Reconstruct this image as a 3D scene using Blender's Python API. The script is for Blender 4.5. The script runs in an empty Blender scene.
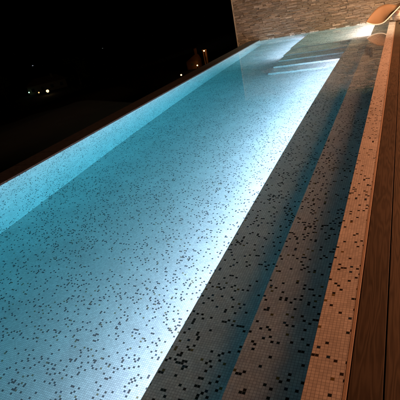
import bpy, bmesh, math, random
from mathutils import Vector, Matrix, noise
random.seed(7)
PI = math.pi
sc = bpy.context.scene
col = sc.collection

# ------------------------------------------------------------------ measures (metres)
TILE = 0.02
COP = -0.207           # pool side edge of the right coping (deck side edge is x = 0)
WL = -0.03             # water level
XL = -5.143            # inner face of the left wall
XLO = -5.603           # outer edge of the left coping
Y0, Y1 = -1.6, 18.26   # pool near end, stone wall
X1, Z1 = -0.67, -0.237 # upper bench
X2, Z2 = -1.219, -0.445
FLOOR = -1.734
YB = 15.1              # where the lower bench ends at the landing
XA = -3.2              # left side of the end stairs
LAND = -0.65

# ------------------------------------------------------------------ helpers
def link(o, parent=None):
    col.objects.link(o)
    if parent is not None:
        o.parent = parent
    return o

def mesh_obj(name, bm, mat=None, parent=None, smooth=False):
    bmesh.ops.recalc_face_normals(bm, faces=bm.faces)
    me = bpy.data.meshes.new(name)
    bm.to_mesh(me); bm.free()
    if smooth:
        for p in me.polygons: p.use_smooth = True
    if mat is not None: me.materials.append(mat)
    return link(bpy.data.objects.new(name, me), parent)

def empty(name, loc=(0, 0, 0)):
    o = bpy.data.objects.new(name, None)
    o.location = loc
    o.empty_display_size = 0.2
    return link(o)

def tag(o, label=None, cat=None, group=None, kind=None):
    if label: o['label'] = label
    if cat: o['category'] = cat
    if group: o['group'] = group
    if kind: o['kind'] = kind
    return o

def box(bm, x0, x1, y0, y1, z0, z1, bev=0.0, rot=None, piv=None):
    vs = [bm.verts.new((x, y, z)) for x in (x0, x1) for y in (y0, y1) for z in (z0, z1)]
    idx = [(0, 1, 3, 2), (4, 6, 7, 5), (0, 4, 5, 1), (2, 3, 7, 6), (0, 2, 6, 4), (1, 5, 7, 3)]
    fs = [bm.faces.new([vs[i] for i in f]) for f in idx]
    if bev > 0:
        es = list({e for f in fs for e in f.edges})
        bmesh.ops.bevel(bm, geom=es, offset=bev, segments=2, affect='EDGES', profile=0.5)
    return vs

def prism_y(bm, prof, y0, y1):
    """extrude an x-z outline along y"""
    a = [bm.verts.new((x, y0, z)) for x, z in prof]
    b = [bm.verts.new((x, y1, z)) for x, z in prof]
    n = len(prof)
    bm.faces.new(a); bm.faces.new(b[::-1])
    for i in range(n):
        bm.faces.new((a[i], a[(i + 1) % n], b[(i + 1) % n], b[i]))

def tube(bm, pts, r, seg=10, closed=False):
    pts = [Vector(p) for p in pts]
    rings = []
    n = len(pts)
    for i, p in enumerate(pts):
        if closed: t = pts[(i + 1) % n] - pts[i - 1]
        else: t = pts[min(i + 1, n - 1)] - pts[max(i - 1, 0)]
        t.normalize()
        u = t.cross(Vector((0, 0, 1)))
        if u.length < 1e-3: u = t.cross(Vector((1, 0, 0)))
        u.normalize(); w = t.cross(u)
        rr = r(i / (n - 1)) if callable(r) else r
        rings.append([bm.verts.new(p + (u * math.cos(a) + w * math.sin(a)) * rr) for a in [2 * PI * k / seg for k in range(seg)]])
    m = n if closed else n - 1
    for i in range(m):
        A, B = rings[i], rings[(i + 1) % n]
        for k in range(seg):
            bm.faces.new((A[k], A[(k + 1) % seg], B[(k + 1) % seg], B[k]))
    if not closed:
        bm.faces.new(rings[0]); bm.faces.new(rings[-1][::-1])

def lathe(bm, prof, seg=20, c=(0, 0, 0)):
    rings = []
    for r, z in prof:
        rings.append([bm.verts.new((c[0] + r * math.cos(2 * PI * k / seg), c[1] + r * math.sin(2 * PI * k / seg), c[2] + z)) for k in range(seg)])
    for A, B in zip(rings, rings[1:]):
        for k in range(seg):
            bm.faces.new((A[k], A[(k + 1) % seg], B[(k + 1) % seg], B[k]))
    bm.faces.new(rings[0]); bm.faces.new(rings[-1])

# ------------------------------------------------------------------ materials
class NT:
    def __init__(self, name):
        self.m = bpy.data.materials.new(name); self.m.use_nodes = True
        self.t = self.m.node_tree; self.n = self.t.nodes; self.l = self.t.links
        self.b = self.n['Principled BSDF']
    def new(self, ty, **kw):
        nd = self.n.new(ty)
        for k, v in kw.items(): setattr(nd, k, v)
        return nd
    def lk(self, a, b): self.l.new(a, b)
    def math(self, op, a, b=None, c=None):
        nd = self.new('ShaderNodeMath', operation=op)
        for i, v in enumerate((a, b, c)):
            if v is None: continue
            if isinstance(v, (int, float)): nd.inputs[i].default_value = v
            else: self.lk(v, nd.inputs[i])
        return nd.outputs[0]
    def vmath(self, op, a, b=None):
        nd = self.new('ShaderNodeVectorMath', operation=op)
        for i, v in enumerate((a, b)):
            if v is None: continue
            if isinstance(v, (tuple, list)): nd.inputs[i].default_value = v
            else: self.lk(v, nd.inputs[i])
        return nd.outputs[0]
    def mix(self, f, a, b):
        nd = self.new('ShaderNodeMix', data_type='RGBA')
        for i, v in ((0, f), (6, a), (7, b)):
            if isinstance(v, (int, float)): nd.inputs[i].default_value = v
            elif isinstance(v, (tuple, list)): nd.inputs[i].default_value = (*v, 1)
            else: self.lk(v, nd.inputs[i])
        return nd.outputs[2]
    def ramp(self, f, stops, interp='LINEAR'):
        nd = self.new('ShaderNodeValToRGB'); r = nd.color_ramp; r.interpolation = interp
        while len(r.elements) < len(stops): r.elements.new(0.5)
        for e, (p, c) in zip(r.elements, stops):
            e.position = p; e.color = (*c, 1) if len(c) == 3 else c
        self.lk(f, nd.inputs[0]); return nd.outputs[0]
    def noise(self, vec, scale, detail=3, rough=0.55):
        nd = self.new('ShaderNodeTexNoise'); nd.inputs['Scale'].default_value = scale
        nd.inputs['Detail'].default_value = detail; nd.inputs['Roughness'].default_value = rough
        self.lk(vec, nd.inputs['Vector']); return nd.outputs[0]

def mosaic_mat(name, dark=0.045, light=(0.77, 0.78, 0.75), grout=(0.30, 0.30, 0.29), rough=0.35, seed=0.0, metal_dark=False):
    m = NT(name)
    tc = m.new('ShaderNodeTexCoord').outputs['Object']
    p = m.vmath('ADD', tc, (0.0073 + COP - 0.0133, 0.0031, 0.0057))
    q = m.vmath('SCALE', p); q.node.inputs['Scale'].default_value = 1 / TILE
    cell = m.vmath('FLOOR', q)
    fr = m.vmath('FRACTION', q)
    wn = m.new('ShaderNodeTexWhiteNoise', noise_dimensions='3D')
    m.lk(m.vmath('ADD', cell, (0.5 + seed, 0.5, 0.5)), wn.inputs['Vector'])
    wn2 = m.new('ShaderNodeTexWhiteNoise', noise_dimensions='3D')
    m.lk(m.vmath('ADD', cell, (17.5, 3.5 + seed, 8.5)), wn2.inputs['Vector'])
    # gentle drift in how many dark tiles a sheet of mosaic carries
    cc = m.vmath('SCALE', cell); cc.node.inputs['Scale'].default_value = TILE
    dens = m.noise(cc, 1.1, 1)
    # glued down in 0.30 m sheets, each a touch lighter or darker
    sh_ = m.vmath('SCALE', cell); sh_.node.inputs['Scale'].default_value = 1 / 15.0
    wn3 = m.new('ShaderNodeTexWhiteNoise', noise_dimensions='3D'); m.lk(m.vmath('ADD', m.vmath('FLOOR', sh_), (0.5, 0.5, 0.5)), wn3.inputs['Vector'])
    thr = m.math('MULTIPLY', dens, dark * 2.0)
    isdark = m.math('LESS_THAN', wn.outputs['Value'], thr)
    # grout lines, not across the axis the surface faces
    sx = m.new('ShaderNodeSeparateXYZ'); m.lk(fr, sx.inputs[0])
    sn = m.new('ShaderNodeSeparateXYZ'); m.lk(m.new('ShaderNodeNewGeometry').outputs['True Normal'], sn.inputs[0])
    g = None
    for i in range(3):
        d = m.math('ABSOLUTE', m.math('SUBTRACT', sx.outputs[i], 0.5))
        e = m.math('GREATER_THAN', d, 0.447)
        k = m.math('LESS_THAN', m.math('ABSOLUTE', sn.outputs[i]), 0.5)
        e = m.math('MULTIPLY', e, k)
        g = e if g is None else m.math('MAXIMUM', g, e)
    lv = m.math('ADD', m.math('MULTIPLY_ADD', wn2.outputs['Value'], 0.26, 0.83), m.math('MULTIPLY', wn3.outputs['Value'], 0.07))
    base = m.vmath('SCALE', m.new('ShaderNodeRGB').outputs[0]); base.node.inputs[0].links[0].from_node.outputs[0].default_value = (*light, 1)
    m.lk(lv, base.node.inputs['Scale'])
    # dark tiles: bottle green, near black, brown, some painted blue or gold to imitate refraction colour fringes
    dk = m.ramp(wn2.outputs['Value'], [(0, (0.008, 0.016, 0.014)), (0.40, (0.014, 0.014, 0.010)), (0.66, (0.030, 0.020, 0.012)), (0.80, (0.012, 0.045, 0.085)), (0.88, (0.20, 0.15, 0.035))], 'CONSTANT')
    # lime bloom and faint dirt
    st = m.ramp(m.noise(tc, 3.1, 5, 0.65), [(0.35, (0.86, 0.86, 0.86)), (0.65, (1, 1, 1))])
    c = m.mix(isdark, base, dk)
    c = m.mix(g, c, grout)
    mm = m.new('ShaderNodeMix', data_type='RGBA', blend_type='MULTIPLY'); mm.inputs[0].default_value = 1
    m.lk(c, mm.inputs[6]); m.lk(st, mm.inputs[7])
    m.lk(mm.outputs[2], m.b.inputs['Base Color'])
    m.b.inputs['Specular IOR Level'].default_value = 0.12 if 'coping' not in name else 0.45
    r = m.math('MULTIPLY_ADD', g, 0.4, rough)
    m.lk(r, m.b.inputs['Roughness'])
    bp = m.new('ShaderNodeBump'); bp.inputs['Strength'].default_value = 0.35; bp.inputs['Distance'].default_value = 0.0015
    hgt = m.math('SUBTRACT', m.math('MULTIPLY', wn2.outputs['Value'], 0.25), g)
    m.lk(hgt, bp.inputs['Height']); m.lk(bp.outputs[0], m.b.inputs['Normal'])
    return m.m

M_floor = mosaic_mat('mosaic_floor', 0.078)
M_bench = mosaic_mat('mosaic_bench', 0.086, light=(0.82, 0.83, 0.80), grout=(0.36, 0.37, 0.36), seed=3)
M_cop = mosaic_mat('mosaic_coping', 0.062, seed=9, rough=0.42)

def simple(name, c, rough=0.6, metal=0.0, nscale=None, var=0.25, bump=0.0, bscale=40, spec=None):
    m = NT(name)
    m.b.inputs['Roughness'].default_value = rough; m.b.inputs['Metallic'].default_value = metal
    tc = m.new('ShaderNodeTexCoord').outputs['Object']
    if nscale:
        a = tuple(x * (1 - var) for x in c); b = tuple(min(1, x * (1 + var)) for x in c)
        m.lk(m.ramp(m.noise(tc, nscale, 5), [(0.3, a), (0.7, b)]), m.b.inputs['Base Color'])
    else: m.b.inputs['Base Color'].default_value = (*c, 1)
    if bump:
        bp = m.new('ShaderNodeBump'); bp.inputs['Strength'].default_value = bump; bp.inputs['Distance'].default_value = 0.004
        m.lk(m.noise(tc, bscale, 4), bp.inputs['Height']); m.lk(bp.outputs[0], m.b.inputs['Normal'])
    if spec is not None: m.b.inputs['Specular IOR Level'].default_value = spec
    return m.m

def emit(name, c, s):
    m = NT(name); m.b.inputs['Base Color'].default_value = (0.8, 0.8, 0.8, 1)
    m.b.inputs['Emission Color'].default_value = (*c, 1); m.b.inputs['Emission Strength'].default_value = s
    return m.m

M_trim = simple('pale_edge_trim', (0.52, 0.42, 0.32), 0.45, nscale=9, var=0.12, bump=0.2, bscale=120)
M_edge = simple('dark_edge_stone', (0.055, 0.068, 0.072), 0.55, nscale=14, var=0.35, bump=0.4, bscale=60)
M_render = simple('outer_wall_render', (0.16, 0.14, 0.12), 0.85, nscale=3, var=0.2)
M_plaster = simple('wall_edge_plaster', (0.30, 0.25, 0.18), 0.8, nscale=6, var=0.15, bump=0.3)

def wood_mat():
    m = NT('deck_wood')
    geo = m.new('ShaderNodeTexCoord').outputs['Object']
    at = m.new('ShaderNodeAttribute', attribute_name='board')   # per-board random offset
    off = m.vmath('SCALE', at.outputs['Color']); off.node.inputs['Scale'].default_value = 37.0
    p = m.vmath('ADD', geo, off)
    # cathedral grain: rings of a distorted cylinder cut lengthwise
    mp = m.new('ShaderNodeMapping'); mp.inputs['Scale'].default_value = (9, 0.75, 9); m.lk(p, mp.inputs[0])
    nz = m.noise(mp.outputs[0], 1.3, 2, 0.5)
    mp2 = m.new('ShaderNodeMapping'); mp2.inputs['Scale'].default_value = (60, 2.2, 60); m.lk(p, mp2.inputs[0])
    fine = m.noise(mp2.outputs[0], 2.2, 5, 0.7)
    rings = m.math('SINE', m.math('MULTIPLY', nz, 70.0))
    ring = m.math('MULTIPLY_ADD', rings, 0.5, 0.5)
    f = m.math('ADD', m.math('MULTIPLY', ring, 0.42), m.math('MULTIPLY', fine, 0.58))
    c = m.ramp(f, [(0.15, (0.058, 0.045, 0.027)), (0.5, (0.098, 0.077, 0.046)), (0.9, (0.145, 0.115, 0.070))])
    sep = m.new('ShaderNodeSeparateColor'); m.lk(at.outputs['Color'], sep.inputs[0])
    tone = m.math('MULTIPLY_ADD', sep.outputs[0], 0.5, 0.72)
    c2 = m.vmath('SCALE', c); m.lk(tone, c2.node.inputs['Scale'])
    # worn, dusty patches
    w = m.ramp(m.noise(geo, 2.3, 6, 0.65), [(0.42, (0, 0, 0)), (0.75, (1, 1, 1))])
    c3 = m.mix(m.math('MULTIPLY', w, 0.30), c2, (0.16, 0.105, 0.065))
    m.lk(c3, m.b.inputs['Base Color'])
    m.lk(m.math('MULTIPLY_ADD', f, 0.2, 0.48), m.b.inputs['Roughness'])
    m.b.inputs['Specular IOR Level'].default_value = 0.3
    bp = m.new('ShaderNodeBump'); bp.inputs['Strength'].default_value = 0.5; bp.inputs['Distance'].default_value = 0.0012
    m.lk(f, bp.inputs['Height']); m.lk(bp.outputs[0], m.b.inputs['Normal'])
    return m.m
M_wood = wood_mat()

def stone_mat():
    m = NT('ledge_stone')
    geo = m.new('ShaderNodeTexCoord').outputs['Object']
    at = m.new('ShaderNodeAttribute', attribute_name='stone')
    sep = m.new('ShaderNodeSeparateColor'); m.lk(at.outputs['Color'], sep.inputs[0])
    base = m.ramp(sep.outputs[0], [(0, (0.17, 0.145, 0.105)), (0.3, (0.25, 0.21, 0.155)), (0.6, (0.30, 0.255, 0.19)), (0.85, (0.21, 0.18, 0.14)), (1, (0.44, 0.385, 0.30))])
    mp = m.new('ShaderNodeMapping'); mp.inputs['Scale'].default_value = (1, 1, 3.5); m.lk(geo, mp.inputs[0])
    n = m.noise(mp.outputs[0], 9, 6, 0.7)
    sh = m.ramp(n, [(0.3, (0.6, 0.57, 0.54)), (0.7, (1.2, 1.2, 1.2))])
    mm = m.new('ShaderNodeMix', data_type='RGBA', blend_type='MULTIPLY'); mm.inputs[0].default_value = 1
    m.lk(base, mm.inputs[6]); m.lk(sh, mm.inputs[7]); m.lk(mm.outputs[2], m.b.inputs['Base Color'])
    m.b.inputs['Roughness'].default_value = 0.85
    bp = m.new('ShaderNodeBump'); bp.inputs['Strength'].default_value = 0.9; bp.inputs['Distance'].default_value = 0.02
    m.lk(n, bp.inputs['Height']); m.lk(bp.outputs[0], m.b.inputs['Normal'])
    return m.m
M_stone = stone_mat()

# ------------------------------------------------------------------ POOL
pool = tag(empty('swimming_pool', (-2.6, 0, FLOOR)), 'long tiled swimming pool lit from under its bench, with steps at the far end', 'swimming pool')
OFF = Vector((2.6, 0, -FLOOR))   # keep part meshes in world coordinates
def part(name, bm, mat, parent=pool, smooth=False, off=OFF):
    o = mesh_obj(name, bm, mat, parent, smooth)
    if parent is pool: o.location = off
    return o

bm = bmesh.new(); box(bm, XL - 0.2, X2 + 0.001, Y0 - 0.2, Y1 + 0.2, FLOOR - 0.25, FLOOR); part('pool_floor', bm, M_floor)
# left wall, with its dark coping and rendered outer face
bm = bmesh.new(); box(bm, XL - 0.2, XL, Y0 - 0.2, Y1, FLOOR, -0.032); part('side_wall', bm, M_floor)
bm = bmesh.new(); box(bm, XL - 0.4, XL - 0.2, Y0 - 0.2, Y1, -4.2, -0.034); part('outer_wall', bm, M_render)
bm = bmesh.new()
y = Y0 - 0.2
while y < Y1 - 0.02:
    y2 = min(y + 0.60, Y1 - 0.003)
    box(bm, XLO, XL + 0.004, y + 0.002, y2 - 0.002, -0.028, random.uniform(-0.001, 0.001), 0.003)
    y = y2
part('edge_coping', bm, M_edge)
# far and near walls
bm = bmesh.new(); box(bm, XL, COP + 0.004, Y1 - 0.012, Y1 + 0.2, FLOOR, -0.012); part('end_wall', bm, M_floor)
bm = bmesh.new(); box(bm, XL, COP + 0.004, Y0 - 0.2, Y0, FLOOR, 0.0); part('end_wall', bm, M_floor)
# the two benches along the deck side
def nose(x_in, x, z, zb):  # outline of a bench with a slightly rounded nosing
    r = 0.006
    return [(x_in, zb), (x, zb), (x, z - r), (x + r * 0.3, z - r * 0.3), (x + r, z), (x_in, z)]
bm = bmesh.new(); prism_y(bm, nose(COP, X1, Z1, FLOOR), Y0, Y1 - 0.012); b1 = part('upper_bench', bm, M_bench)
bm = bmesh.new(); prism_y(bm, nose(X1 + 0.004, X2, Z2, FLOOR), Y0, YB); b2 = part('lower_bench', bm, M_bench)
# end stairs
fronts = [(YB, LAND), (14.02, -0.867), (13.32, -1.083), (12.67, -1.30), (12.02, -1.517)]
prof = [(Y1 - 0.012, FLOOR + 0.001), (12.02, FLOOR + 0.001)]
for (yy, zz), nxt in zip(fronts[::-1], fronts[::-1][1:] + [None]):
    prof += [(yy, zz - 0.005), (yy + 0.005, zz)]
    if nxt: prof += [(nxt[0], zz)]
prof += [(Y1 - 0.012, LAND)]
bm = bmesh.new()
a = [bm.verts.new((XA, y, z)) for y, z in prof]; b = [bm.verts.new((X2 + 0.0, y, z)) for y, z in prof]
bm.faces.new(a); bm.faces.new(b[::-1])
for i in range(len(prof)): bm.faces.new((a[i], a[(i + 1) % len(prof)], b[(i + 1) % len(prof)], b[i]))
part('end_steps', bm, M_bench)
bm = bmesh.new(); box(bm, X2 + 0.001, X1 + 0.004, YB + 0.002, Y1 - 0.012, FLOOR, LAND - 0.0005); part('landing', bm, M_bench)
# right coping, mosaic top and pale trim on the deck side
bm = bmesh.new(); box(bm, COP, -0.0215, Y0 - 0.2, Y1 - 0.003, FLOOR, 0.0, 0.0); part('coping', bm, M_cop)
bm = bmesh.new(); box(bm, -0.0205, -0.001, Y0 - 0.2, Y1 - 0.003, -0.4, 0.0015, 0.002); part('coping_trim', bm, M_trim)

# light strips under the nosings: a slim aluminium channel with a glowing lens and the light it gives
M_alu = simple('strip_channel', (0.55, 0.55, 0.55), 0.4, 1.0)
M_lens = emit('strip_lens', (0.80, 0.95, 1.0), 3.0)
def strip(x, z, y0, y1, watts, tilt, colr=(1.0, 0.43, 0.53)):
    bm = bmesh.new(); box(bm, x - 0.016, x + 0.002, y0, y1, z - 0.014, z + 0.014, 0.002)
    ch = part('light_strip', bm, M_alu)
    bm = bmesh.new(); box(bm, x - 0.019, x - 0.0155, y0 + 0.01, y1 - 0.01, z - 0.009, z + 0.009)
    le = part('strip_lens', bm, M_lens, ch)
    L = bpy.data.lights.new('strip_light', 'AREA'); L.shape = 'RECTANGLE'
    L.size = 0.018; L.size_y = y1 - y0 - 0.02; L.energy = watts; L.color = colr
    o = bpy.data.objects.new('strip_light', L); link(o)
    o.location = (x - 0.023, (y0 + y1) / 2, z)
    # area light shines along its local -Z; turn that to -x, dipped by tilt
    d = Vector((-math.cos(tilt), 0, -math.sin(tilt)))
    zax = -d; yax = Vector((0, 1, 0)); xax = yax.cross(zax)
    o.matrix_world = Matrix.Translation(o.location) @ Matrix((xax, yax, zax)).transposed().to_4x4()
    return o
STR_W = 72.0   # watts per metre
strip(X2, -1.42, 1.2, 5.45, STR_W * 4.25 * 0.78, math.radians(-14))
strip(X2, -1.42, 5.50, 12.95, STR_W * 7.45 * 1.12, math.radians(-14))
strip(X1, Z1 - 0.05, YB + 0.10, Y1 - 0.15, 52.0 * 2.9, math.radians(15), (1.0, 0.45, 0.38))
strip(XA, -1.38, 14.4, Y1 - 0.15, 52.0 * 3.7, math.radians(0))

# ------------------------------------------------------------------ WATER
bm = bmesh.new()
xs0, xs1, ys0, ys1 = XL - 0.03, COP + 0.03, Y0 - 0.03, Y1 + 0.01
NX, NY = 90, 330
def wave(x, y):
    h = 0
    h += 0.9 * math.sin(2 * PI * (x * 1.3 + y * 0.55) + 0.4)
    h += 0.7 * math.sin(2 * PI * (x * 0.6 - y * 1.1) + 1.7)
    h += 1.4 * noise.noise(Vector((x * 1.7, y * 1.3, 0.3)))
    return h * 0.00009
grid = [[bm.verts.new((xs0 + (xs1 - xs0) * i / NX, ys0 + (ys1 - ys0) * j / NY, WL + wave(xs0 + (xs1 - xs0) * i / NX, ys0 + (ys1 - ys0) * j / NY))) for j in range(NY + 1)] for i in range(NX + 1)]
tops = []
for i in range(NX):
    for j in range(NY):
        f = bm.faces.new((grid[i][j], grid[i + 1][j], grid[i + 1][j + 1], grid[i][j + 1])); f.smooth = True; tops.append(f)
# sides and bottom share the rim so that the body of water is closed
ZB = FLOOR - 0.05
rim = [grid[i][0] for i in range(NX + 1)] + [grid[NX][j] for j in range(1, NY + 1)] + [grid[i][NY] for i in range(NX - 1, -1, -1)] + [grid[0][j] for j in range(NY - 1, 0, -1)]
low = [bm.verts.new((v.co.x, v.co.y, ZB)) for v in rim]
for k in range(len(rim)):
    bm.faces.new((rim[k], low[k], low[(k + 1) % len(rim)], rim[(k + 1) % len(rim)]))
bm.faces.new(low)
for e in bm.edges:
    if len(e.link_faces) == 2 and e.link_faces[0].smooth != e.link_faces[1].smooth: e.smooth = False
wm = bpy.data.materials.new('pool_water'); wm.use_nodes = True
nt = wm.node_tree; nt.nodes.remove(nt.nodes['Principled BSDF'])
gl = nt.nodes.new('ShaderNodeBsdfGlass'); gl.inputs['IOR'].default_value = 1.333; gl.inputs['Roughness'].default_value = 0.0
gl.inputs['Color'].default_value = (1, 1, 1, 1)
va = nt.nodes.new('ShaderNodeVolumeAbsorption'); va.inputs['Color'].default_value = (0.09, 0.89, 0.95, 1); va.inputs['Density'].default_value = 0.50
out = nt.nodes['Material Output']
nt.links.new(gl.outputs[0], out.inputs['Surface']); vsc = nt.nodes.new('ShaderNodeVolumeScatter'); vsc.inputs['Color'].default_value = (0.75, 0.95, 1.0, 1); vsc.inputs['Density'].default_value = 0.065; vsc.inputs['Anisotropy'].default_value = 0.3
add = nt.nodes.new('ShaderNodeAddShader'); nt.links.new(va.outputs[0], add.inputs[0]); nt.links.new(vsc.outputs[0], add.inputs[1])
nt.links.new(add.outputs[0], out.inputs['Volume'])
water = tag(mesh_obj('water', bm, wm), kind='structure')

# ------------------------------------------------------------------ DECK
bm = bmesh.new()
cl = bm.loops.layers.color.new('board')
BW = 0.161
for k in range(26):
    x0 = 0.004 + k * BW; x1 = x0 + BW - 0.007
    y = Y0 - 0.2
    joints = []
    yj = 7.12 if k == 0 else random.uniform(1.0, 4.5) + (1.2 if k == 1 else 0)
    ys = [Y0 - 0.2]
    BL = 4.0 if k > 1 else 12.0
    if k == 1: yj = 12.4
    c = yj
    while c > Y0 + 0.5: ys.append(c); c -= BL
    c = yj + BL
    while c < Y1 - 0.4: ys.append(c); c += BL
    ys = sorted(ys) + [Y1 - 0.004]
    for ya, yb in zip(ys, ys[1:]):
        nb = len(bm.faces)
        box(bm, x0, x1, ya + 0.0015, yb - 0.0015, -0.028, random.uniform(-0.0022, -0.0008), 0.0022)
        bm.faces.ensure_lookup_table()
        cc = (random.random(), random.random(), random.random(), 1)
        for f in bm.faces[nb:]:
            for lp in f.loops: lp[cl] = cc
deck = tag(mesh_obj('deck', bm, M_wood), kind='structure')

# ------------------------------------------------------------------ STONE WALL
wall = tag(empty('stone_wall', (-0.5, Y1, 0)), 'high wall of thin stacked brown stones closing the far end of the pool', 'wall')
WX0, WX1, WZ0, WZ1 = -6.10, 5.2, -3.2, 2.30
bm = bmesh.new(); box(bm, WX0, WX1, Y1 + 0.05, Y1 + 0.40, WZ0, WZ1)
o = mesh_obj('wall_core', bm, M_stone, wall); o.location = (0.5, -Y1, 0)
bm = bmesh.new(); cl = bm.loops.layers.color.new('stone')
z = -0.35 - 0.0
rows = 0
while z < WZ1 - 0.02:
    h = random.choice((0.034, 0.042, 0.052, 0.062, 0.075))
    x = WX0 - random.uniform(0, 0.3)
    while x < WX1:
        L = random.uniform(0.12, 0.38) * (1.15 if h > 0.045 else 0.9)
        xa, xb = max(x, WX0), min(x + L, WX1)
        if xb - xa > 0.03:
            d = random.uniform(0.0, 0.034)
            nb = len(bm.faces)
            vs = box(bm, xa + 0.002, xb - 0.002, Y1 - d, Y1 + 0.06, z + 0.002, z + h - 0.002)
            # broken, uneven faces
            for v in vs:
                if v.co.y < Y1 + 0.03:
                    v.co.y += random.uniform(-0.016, 0.016); v.co.z += random.uniform(-0.006, 0.006); v.co.x += random.uniform(-0.012, 0.012)
            bm.faces.ensure_lookup_table()
            g = random.random()
            for f in bm.faces[nb:]:
                for lp in f.loops: lp[cl] = (g, random.random(), 0, 1)
        x += L
    z += h
# clip anything that would dip into the pool coping: raise courses only above the water line
o = mesh_obj('stone_cladding', bm, M_stone, wall); o.location = (0.5, -Y1, 0)
bm = bmesh.new(); box(bm, WX0 - 0.045, WX0 - 0.003, Y1 - 0.03, Y1 + 0.41, WZ0, WZ1 + 0.02, 0.004)
o = mesh_obj('corner_trim', bm, M_plaster, wall); o.location = (0.5, -Y1, 0)
bm = bmesh.new(); box(bm, WX0 - 0.06, WX1, Y1 - 0.06, Y1 + 0.44, WZ1 + 0.022, WZ1 + 0.08, 0.006)
o = mesh_obj('cap', bm, M_plaster, wall); o.location = (0.5, -Y1, 0)

# low plants growing along the top of the wall
def leaf_mat():
    m = NT('leaves'); tc = m.new('ShaderNodeTexCoord').outputs['Object']
    m.lk(m.ramp(m.noise(tc, 1.5, 3), [(0.3, (0.035, 0.06, 0.02)), (0.7, (0.08, 0.11, 0.04))]), m.b.inputs['Base Color'])
    m.b.inputs['Roughness'].default_value = 0.6
    return m.m
M_leaf = leaf_mat()
rp = random.Random(31); bm = bmesh.new()
for k in range(5200):
    x = rp.uniform(-5.9, 5.0); hgt = 0.10 + 0.16 * (0.5 + noise.noise(Vector((x * 1.9, 4, 0)))) ** 1.2 * 1.6
    c = Vector((x, rp.uniform(-0.08, 0.30), WZ1 + 0.08 + rp.uniform(-0.10 if rp.random() < 0.35 else 0.0, hgt)))
    if c.y > -0.05 and c.z < WZ1 + 0.09: c.y = -0.08
    s_ = rp.uniform(0.02, 0.05)
    u = Vector((rp.gauss(0, 1), rp.gauss(0, 1), rp.gauss(0, 1))).normalized(); v_ = u.orthogonal().normalized()
    bm.faces.new([bm.verts.new(c + u * s_), bm.verts.new(c + v_ * s_ * 0.5), bm.verts.new(c - u * s_), bm.verts.new(c - v_ * s_ * 0.5)])
o = tag(mesh_obj('creeping_plants', bm, M_leaf), 'low leafy plants trailing along the top of the stone wall, seen mirrored in the water', 'plants')
o.location = (0, Y1, 0)

# unlit fixture on the wall just above the frame, seen mirrored in the water
lamp = tag(empty('wall_lamp', (-0.88, Y1 - 0.04, 1.02)), 'dark upright wall light on the stone wall, seen mirrored in the water', 'wall lamp')
M_black = simple('dark_metal', (0.03, 0.03, 0.03), 0.5, 0.6)
M_glass = simple('smoked_lens', (0.10, 0.10, 0.09), 0.2)
bm = bmesh.new(); box(bm, -0.045, 0.045, -0.06, 0.0, -0.13, 0.13, 0.006); mesh_obj('back_plate', bm, M_black, lamp)
bm = bmesh.new(); lathe(bm, [(0.03, -0.17), (0.05, -0.165), (0.05, 0.165), (0.03, 0.17)], 18, (0, -0.105, 0)); mesh_obj('lamp_body', bm, M_black, lamp, True)
bm = bmesh.new(); lathe(bm, [(0.028, 0.1705), (0.028, 0.178)], 18, (0, -0.105, 0)); mesh_obj('lens', bm, M_glass, lamp)

# ------------------------------------------------------------------ CURVED LOUNGER
LY = 16.0
lounger = tag(empty('leaf_lounger', (0.25, LY + 0.3, 0)), 'orange brown leaf shaped lounger with a pale rim curving over the water', 'lounger')
def cr(P, t):   # catmull-rom through points
    n = len(P) - 1; s = min(max(t, 0), 0.99999) * n; i = int(s); u = s - i
    p0, p1, p2, p3 = [Vector(P[min(max(k, 0), n)]) for k in (i - 1, i, i + 1, i + 2)]
    return 0.5 * ((2 * p1) + (-p0 + p2) * u + (2 * p0 - 5 * p1 + 4 * p2 - p3) * u * u + (-p0 + 3 * p1 - 3 * p2 + p3) * u ** 3)
front = [(-0.87, LY, 0.215), (-0.69, LY - 0.02, 0.135), (-0.51, LY - 0.04, 0.105), (-0.36, LY - 0.04, 0.13), (-0.25, LY - 0.02, 0.205), (-0.13, LY, 0.31), (-0.01, LY + 0.04, 0.41), (0.16, LY + 0.08, 0.55), (0.40, LY + 0.10, 0.68), (0.70, LY + 0.12, 0.72)]
back = [(-0.87, LY + 0.02, 0.235), (-0.74, LY + 0.26, 0.40), (-0.57, LY + 0.46, 0.55), (-0.43, LY + 0.56, 0.605), (-0.26, LY + 0.60, 0.615), (-0.11, LY + 0.60, 0.575), (0.02, LY + 0.60, 0.545), (0.16, LY + 0.58, 0.60), (0.40, LY + 0.60, 0.74), (0.70, LY + 0.60, 0.80)]
M_weave = NT('woven_orange')
tcw = M_weave.new('ShaderNodeTexCoord').outputs['Object']
wv = M_weave.new('ShaderNodeTexWave'); wv.inputs['Scale'].default_value = 17; wv.inputs['Distortion'].default_value = 1.0
M_weave.lk(tcw, wv.inputs[0])
M_weave.lk(M_weave.ramp(wv.outputs[1], [(0, (0.21, 0.115, 0.056)), (1, (0.27, 0.15, 0.074))]), M_weave.b.inputs['Base Color'])
M_weave.b.inputs['Roughness'].default_value = 0.7
bpw = M_weave.new('ShaderNodeBump'); bpw.inputs['Strength'].default_value = 0.4; bpw.inputs['Distance'].default_value = 0.004
M_weave.lk(wv.outputs[1], bpw.inputs['Height']); M_weave.lk(bpw.outputs[0], M_weave.b.inputs['Normal'])
M_weave = M_weave.m
M_rim = simple('pale_rim', (0.78, 0.74, 0.66), 0.4)
bm = bmesh.new(); NU, NV = 48, 10; G = []
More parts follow.
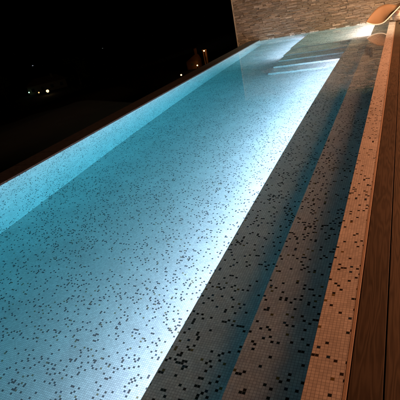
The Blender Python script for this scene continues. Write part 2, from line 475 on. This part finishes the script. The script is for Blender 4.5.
for i in range(NU + 1):
    A, B = cr(front, i / NU), cr(back, i / NU); r = []
    for j in range(NV + 1):
        t = j / NV; p = A.lerp(B, t); sag = math.sin(PI * t) * min(1, (B - A).length) * 0.10
        r.append(bm.verts.new(p + Vector((0, 0.4, -1)).normalized() * sag))
    G.append(r)
for i in range(NU):
    for j in range(NV): bm.faces.new((G[i][j], G[i + 1][j], G[i + 1][j + 1], G[i][j + 1]))
o = mesh_obj('seat_shell', bm, M_weave, lounger, True); o.location = (-0.25, -LY - 0.3, 0)
sm = o.modifiers.new('thickness', 'SOLIDIFY'); sm.thickness = 0.028; sm.offset = 0
loop = [cr(front, i / 60) for i in range(61)]
bm = bmesh.new(); tube(bm, loop, 0.019, 8)
o = mesh_obj('rim', bm, M_rim, lounger, True); o.location = (-0.25, -LY - 0.3, 0)
bm = bmesh.new()
tube(bm, [cr(front, 0.80) + Vector((0, 0.1, 0)), (0.32, LY + 0.12, 0.25), (0.30, LY + 0.14, 0.02)], 0.022, 10)
tube(bm, [cr(back, 0.80) - Vector((0, 0.1, 0)), (0.34, LY + 0.50, 0.25), (0.30, LY + 0.50, 0.02)], 0.022, 10)
box(bm, 0.12, 0.62, LY + 0.08, LY + 0.56, -0.0005, 0.022, 0.008)
o = mesh_obj('base_frame', bm, M_black, lounger); o.location = (-0.25, -LY - 0.3, 0)
# pale pouffe on the deck behind it
pf = tag(empty('pouffe', (0.12, 17.15, 0)), 'round pale pouffe on the deck end behind the leaf shaped lounger', 'pouffe')
M_pale = simple('pale_fabric', (0.60, 0.54, 0.47), 0.9, nscale=12, var=0.08, bump=0.4, bscale=150)
bm = bmesh.new(); lathe(bm, [(0.12, 0.0), (0.20, 0.02), (0.235, 0.09), (0.245, 0.16), (0.235, 0.23), (0.19, 0.29), (0.08, 0.305)], 28); mesh_obj('cushion', bm, M_pale, pf, True)
bm = bmesh.new(); tube(bm, [(0.246 * math.cos(a), 0.246 * math.sin(a), 0.16) for a in [2 * PI * k / 32 for k in range(32)]], 0.006, 6, True); mesh_obj('piping', bm, M_trim, pf, True)

# ------------------------------------------------------------------ GROUND beyond the pool
def gz(x, y):
    d = max(0.0, -x - 6.5)
    base = -2.85 - 0.0 * d
    if d > 14: base -= (d - 14) * 0.17
    base = max(base, -15.0 + noise.noise(Vector((x * 0.01, y * 0.01, 0))) * 1.2)
    far = math.hypot(x, y)
    if far > 260: base += (far - 260) * 0.035
    base += noise.noise(Vector((x * 0.12, y * 0.12, 2))) * (0.06 if d < 14 else 0.35)
    if x > -5.5: base = min(base, -3.0)
    return base
bm = bmesh.new()
xsn = [-900, -700, -520, -400, -300, -240, -200, -170, -145, -125, -110, -98, -86, -75, -65, -56, -48, -42, -36, -32, -28, -25, -22, -20, -18, -16, -14, -12, -10, -8, -6, 0, 10, 40, 100, 300, 900]
ysn = [-300, -100, -40, -15, -5, 0, 4, 8, 12, 16, 20, 24, 28, 32, 36, 40, 46, 54, 62, 72, 84, 96, 108, 120, 140, 165, 200, 240, 300, 380, 480, 620, 900]
G = [[bm.verts.new((x, y, gz(x, y))) for y in ysn] for x in xsn]
for i in range(len(xsn) - 1):
    for j in range(len(ysn) - 1): bm.faces.new((G[i][j], G[i + 1][j], G[i + 1][j + 1], G[i][j + 1]))
M_ground = simple('dark_garden_ground', (0.008, 0.010, 0.006), 0.95, nscale=0.8, var=0.5, bump=0.5, bscale=6)
tag(mesh_obj('ground', bm, M_ground, None, True), kind='structure')

# trees standing in the dark garden and valley
M_bark = simple('bark', (0.10, 0.07, 0.05), 0.9, nscale=8, var=0.3)
def tree(x, y, H, R, label, seed):
    rnd = random.Random(seed); z0 = gz(x, y) - 0.1
    t = tag(empty('tree', (x, y, z0)), label, 'tree', 'trees in the dark garden')
    bm = bmesh.new()
    tube(bm, [(0, 0, 0), (0.05 * H * 0.2, 0.02, H * 0.25), (0.02 * H, -0.02 * H, H * 0.5), (0, 0, H * 0.8)], lambda s: 0.035 * H * (1 - 0.8 * s) + 0.01, 9)
    clumps = []
    for k in range(9):
        a = rnd.uniform(0, 2 * PI); e = rnd.uniform(0.35, 1.0); q = Vector((math.cos(a) * R * rnd.uniform(0.3, 0.8), math.sin(a) * R * rnd.uniform(0.3, 0.8), H * e))
        tube(bm, [(0, 0, H * e * 0.55), tuple(q * 0.6 + Vector((0, 0, H * e * 0.25))), tuple(q)], lambda s: 0.012 * H * (1 - 0.8 * s) + 0.005, 6)
        clumps.append((q, R * rnd.uniform(0.30, 0.55)))
    mesh_obj('trunk', bm, M_bark, t, True)
    bm = bmesh.new()
    for q, r in clumps:
        for _ in range(260):
            d = Vector((rnd.gauss(0, 1), rnd.gauss(0, 1), rnd.gauss(0, 0.8))).normalized() * r * rnd.uniform(0.4, 1.05)
            c = q + d; s = rnd.uniform(0.05, 0.11) * (H / 4) ** 0.5
            u = Vector((rnd.gauss(0, 1), rnd.gauss(0, 1), rnd.gauss(0, 1))).normalized(); w = u.orthogonal().normalized()
            bm.faces.new([bm.verts.new(c + u * s), bm.verts.new(c + w * s * 0.45), bm.verts.new(c - u * s), bm.verts.new(c - w * s * 0.45)])
    mesh_obj('crown', bm, M_leaf, t)
tree(-96.0, 116.0, 9.0, 4.0, 'tall dark tree right of the lit far house', 3)
tree(-118.0, 104.0, 8.0, 3.6, 'dark tree left of the lit far house, by the greenish light', 4)

# ------------------------------------------------------------------ garden lights and the far house
def point(loc, w, c, r=0.05, name='lamp_glow'):
    L = bpy.data.lights.new(name, 'POINT'); L.energy = w; L.color = c; L.shadow_soft_size = r
    o = bpy.data.objects.new(name, L); o.location = loc; return link(o)
def bollard(x, y, z, hgt, r, label, colr, em, w, group='small lights in the dark beyond the pool'):
    g0 = z - hgt
    t = tag(empty('garden_lamp', (x, y, g0)), label, 'lamp', group)
    bm = bmesh.new(); lathe(bm, [(r * 1.6, 0), (r * 1.6, 0.02), (r * 0.6, 0.03), (r * 0.6, hgt - r)], 12); mesh_obj('post', bm, M_black, t)
    bm = bmesh.new(); bmesh.ops.create_icosphere(bm, subdivisions=2, radius=r, matrix=Matrix.Translation((0, 0, hgt))); mesh_obj('bulb', bm, emit('bulb_' + str(round(x)), colr, em), t, True)
    bm = bmesh.new(); lathe(bm, [(r * 1.5, hgt + r * 1.0), (r * 1.3, hgt + r * 1.3), (r * 0.2, hgt + r * 1.7)], 14); mesh_obj('cap', bm, M_black, t)
    if w: point((x, y, z + r * 0.2), w, colr, r * 1.05)
    return t
WARM = (1.0, 0.55, 0.20)
bollard(-14.5, 28.9, -2.62, 0.24, 0.060, 'small warm globe light low beside the dark pool edge, left of the outdoor oven', WARM, 6.0, 0)
bollard(-14.55, 32.1, -2.55, 0.30, 0.055, 'small warm globe light standing at the foot of the outdoor oven', WARM, 6.0, 7)
bollard(-13.78, 32.15, -1.55, 1.30, 0.055, 'tall warm garden light on a post beside the outdoor oven', WARM, 7.0, 18)
# outdoor oven
ov = tag(empty('outdoor_oven', (-15.2, 33.0, gz(-15.2, 33.0))), 'terracotta coloured outdoor oven with sloping hood and thin chimney lit by garden lamps', 'outdoor oven')
M_terra = simple('terracotta_render', (0.34, 0.15, 0.07), 0.85, nscale=4, var=0.2, bump=0.4)
def quadprism(bm, b, t, z0, z1):
    A = [bm.verts.new((x, y, z0)) for x, y in ((-b[0], -b[1]), (b[0], -b[1]), (b[0], b[1]), (-b[0], b[1]))]
    B = [bm.verts.new((t[2] + x, y, z1)) for x, y in ((-t[0], -t[1]), (t[0], -t[1]), (t[0], t[1]), (-t[0], t[1]))]
    bm.faces.new(A); bm.faces.new(B)
    for i in range(4): bm.faces.new((A[i], A[(i + 1) % 4], B[(i + 1) % 4], B[i]))
bm = bmesh.new(); quadprism(bm, (0.50, 0.40), (0.50, 0.40, 0), 0, 0.62); mesh_obj('oven_base', bm, M_terra, ov)
bm = bmesh.new(); quadprism(bm, (0.50, 0.40), (0.12, 0.14, 0.30), 0.622, 1.05); mesh_obj('hood', bm, M_terra, ov)
bm = bmesh.new(); box(bm, 0.22, 0.38, -0.10, 0.10, 1.052, 1.55, 0.01); mesh_obj('chimney', bm, M_terra, ov)
bm = bmesh.new(); box(bm, -0.14, 0.14, -0.406, -0.39, 0.28, 0.48, 0.01); mesh_obj('oven_mouth', bm, M_render, ov)
# garden wall pier beside it catching the lamp
pr = tag(empty('garden_pier', (-13.95, 32.75, gz(-13.95, 32.75))), 'narrow orange lit masonry pier right of the outdoor oven behind the tall light', 'pier')
bm = bmesh.new(); box(bm, -0.16, 0.16, -0.14, 0.14, 0.0, 1.30, 0.01); mesh_obj('shaft', bm, M_terra, pr)
bm = bmesh.new(); box(bm, -0.20, 0.20, -0.18, 0.18, 1.302, 1.38, 0.01); mesh_obj('capstone', bm, M_terra, pr)

# far house down in the valley: its porch lamps are the row of lights
hx, hy = -109.5, 115.0
hz = gz(hx, hy)
house = tag(empty('far_house', (hx, hy, hz - 0.2)), 'low house far down in the dark valley with lamps along its front', 'house')
house.rotation_euler = (0, 0, math.radians(44))
M_hw = simple('house_plaster', (0.16, 0.14, 0.11), 0.9, nscale=2, var=0.1)
M_roof = simple('roof_tiles', (0.22, 0.09, 0.05), 0.85, nscale=5, var=0.3)
M_win = simple('dark_window_glass', (0.02, 0.025, 0.03), 0.1)
bm = bmesh.new(); box(bm, -6.5, 6.5, 0, 7, -0.5, 3.0); mesh_obj('wall', bm, M_hw, house)
bm = bmesh.new()
A = [bm.verts.new(p) for p in ((-7, -0.6, 3.0), (7, -0.6, 3.0), (7, 7.6, 3.0), (-7, 7.6, 3.0))]
R_ = [bm.verts.new(p) for p in ((-4, 3.5, 4.9), (4, 3.5, 4.9))]
bm.faces.new(A); bm.faces.new((A[0], A[1], R_[1], R_[0])); bm.faces.new((A[2], A[3], R_[0], R_[1])); bm.faces.new((A[1], A[2], R_[1])); bm.faces.new((A[3], A[0], R_[0]))
rf = mesh_obj('roof', bm, M_roof, house)
bm = bmesh.new(); box(bm, 2, 2.7, 2, 2.7, 3.8, 5.6); mesh_obj('chimney', bm, M_hw, rf)
for wx in (-4.8, -1.6, 1.6, 4.8):
    bm = bmesh.new(); box(bm, wx - 0.6, wx + 0.6, -0.03, 0.05, 1.0, 2.3, 0.01); w_ = mesh_obj('window', bm, M_hw, house)
    bm = bmesh.new(); box(bm, wx - 0.5, wx + 0.5, -0.045, -0.032, 1.1, 2.2); mesh_obj('pane', bm, M_win, w_)
bollard(-113.1, 109.7, -14.0, 3.0, 0.22, 'pale green lamp, leftmost of the row of lights far down in the valley', (0.45, 1.0, 0.62), 2.2, 0)
bollard(-105.8, 106.6, -14.0, 2.6, 0.22, 'dim orange lamp, middle one of the row of lights far down in the valley', (1.0, 0.50, 0.18), 1.8, 4)
bollard(-102.7, 107.3, -14.0, 2.9, 0.46, 'bright cream lamp, rightmost and biggest of the row of lights far in the valley', (1.0, 0.66, 0.30), 2.6, 8)
bollard(-213.3, 217.3, -13.6, 4.0, 0.42, 'faint white lamp alone above the row of valley lights', (0.75, 0.85, 1.0), 0.28, 0)
bollard(-295.4, 420.9, -13.0, 5.0, 0.5, 'very faint reddish lamp, upper one of the two hillside lamps left of the stone wall', (1.0, 0.6, 0.5), 0.07, 0)
bollard(-183.4, 253.6, -13.0, 5.0, 0.35, 'very faint grey lamp, lower one of the two hillside lamps left of the stone wall', (0.8, 0.9, 0.8), 0.07, 0)

# ------------------------------------------------------------------ LIGHT: warm lamps of the house beside the deck
def warm(x, y, z, w, r=0.12):
    o = point((x, y, z), w, (1.0, 0.36, 0.165), r, 'terrace_lamp')
    return o
warm(4.0, 4.5, 2.3, 600, 0.3)
warm(4.0, 10.5, 2.4, 1400, 0.3)
warm(3.6, 15.0, 2.5, 640, 0.3)
# wall washer on the house corner, turned at the stone wall
L = bpy.data.lights.new('wall_washer', 'SPOT'); L.energy = 3700; L.color = (1.0, 0.74, 0.47); L.shadow_soft_size = 0.12
L.spot_size = math.radians(84); L.spot_blend = 0.9
o = bpy.data.objects.new('wall_washer', L); o.location = (4.6, 13.2, 3.6); link(o)
o.rotation_euler = (Vector((-2.2, Y1, 1.5)) - o.location).to_track_quat('-Z', 'Y').to_euler()

# ------------------------------------------------------------------ WORLD (clear night, sun well below the horizon)
w = bpy.data.worlds.new('World'); sc.world = w; w.use_nodes = True
bg = w.node_tree.nodes['Background']
sky = w.node_tree.nodes.new('ShaderNodeTexSky'); sky.sky_type = 'NISHITA'; sky.sun_disc = False
sky.sun_elevation = math.radians(-8); sky.sun_rotation = math.radians(140)
w.node_tree.links.new(sky.outputs[0], bg.inputs[0]); bg.inputs[1].default_value = 0.05

# ------------------------------------------------------------------ CAMERA
cam = bpy.data.cameras.new('Camera'); co = bpy.data.objects.new('Camera', cam); link(co)
F = Vector((-0.42834087, 0.80499415, -0.41049788)); Rv = Vector((0.90360571, 0.38387996, -0.19008657)); U = Vector((-0.00456333, 0.45235007, 0.89182879))
co.matrix_world = Matrix.Translation((0.2396, 0, 1.82)) @ Matrix((Rv, U, -F)).transposed().to_4x4()
cam.sensor_fit = 'HORIZONTAL'; cam.angle = math.radians(50.115); cam.clip_start = 0.05; cam.clip_end = 3000
sc.camera = co

sc.render.engine = 'CYCLES'
cy = sc.cycles
cy.max_bounces = 14; cy.diffuse_bounces = 6; cy.glossy_bounces = 6; cy.transmission_bounces = 10; cy.transparent_max_bounces = 8; cy.volume_bounces = 0
cy.caustics_reflective = True; cy.caustics_refractive = True
cy.blur_glossy = 0.3; cy.sample_clamp_indirect = 12.0; cy.sample_clamp_direct = 0
cy.use_denoising = True
try: cy.denoiser = 'OPENIMAGEDENOISE'; cy.denoising_input_passes = 'RGB_ALBEDO_NORMAL'
except Exception: pass
vs = sc.view_settings
sc.display_settings.display_device = 'sRGB'
vs.view_transform = 'Standard'; vs.look = 'None'; vs.gamma = 1; vs.exposure = 0; vs.use_curve_mapping = False
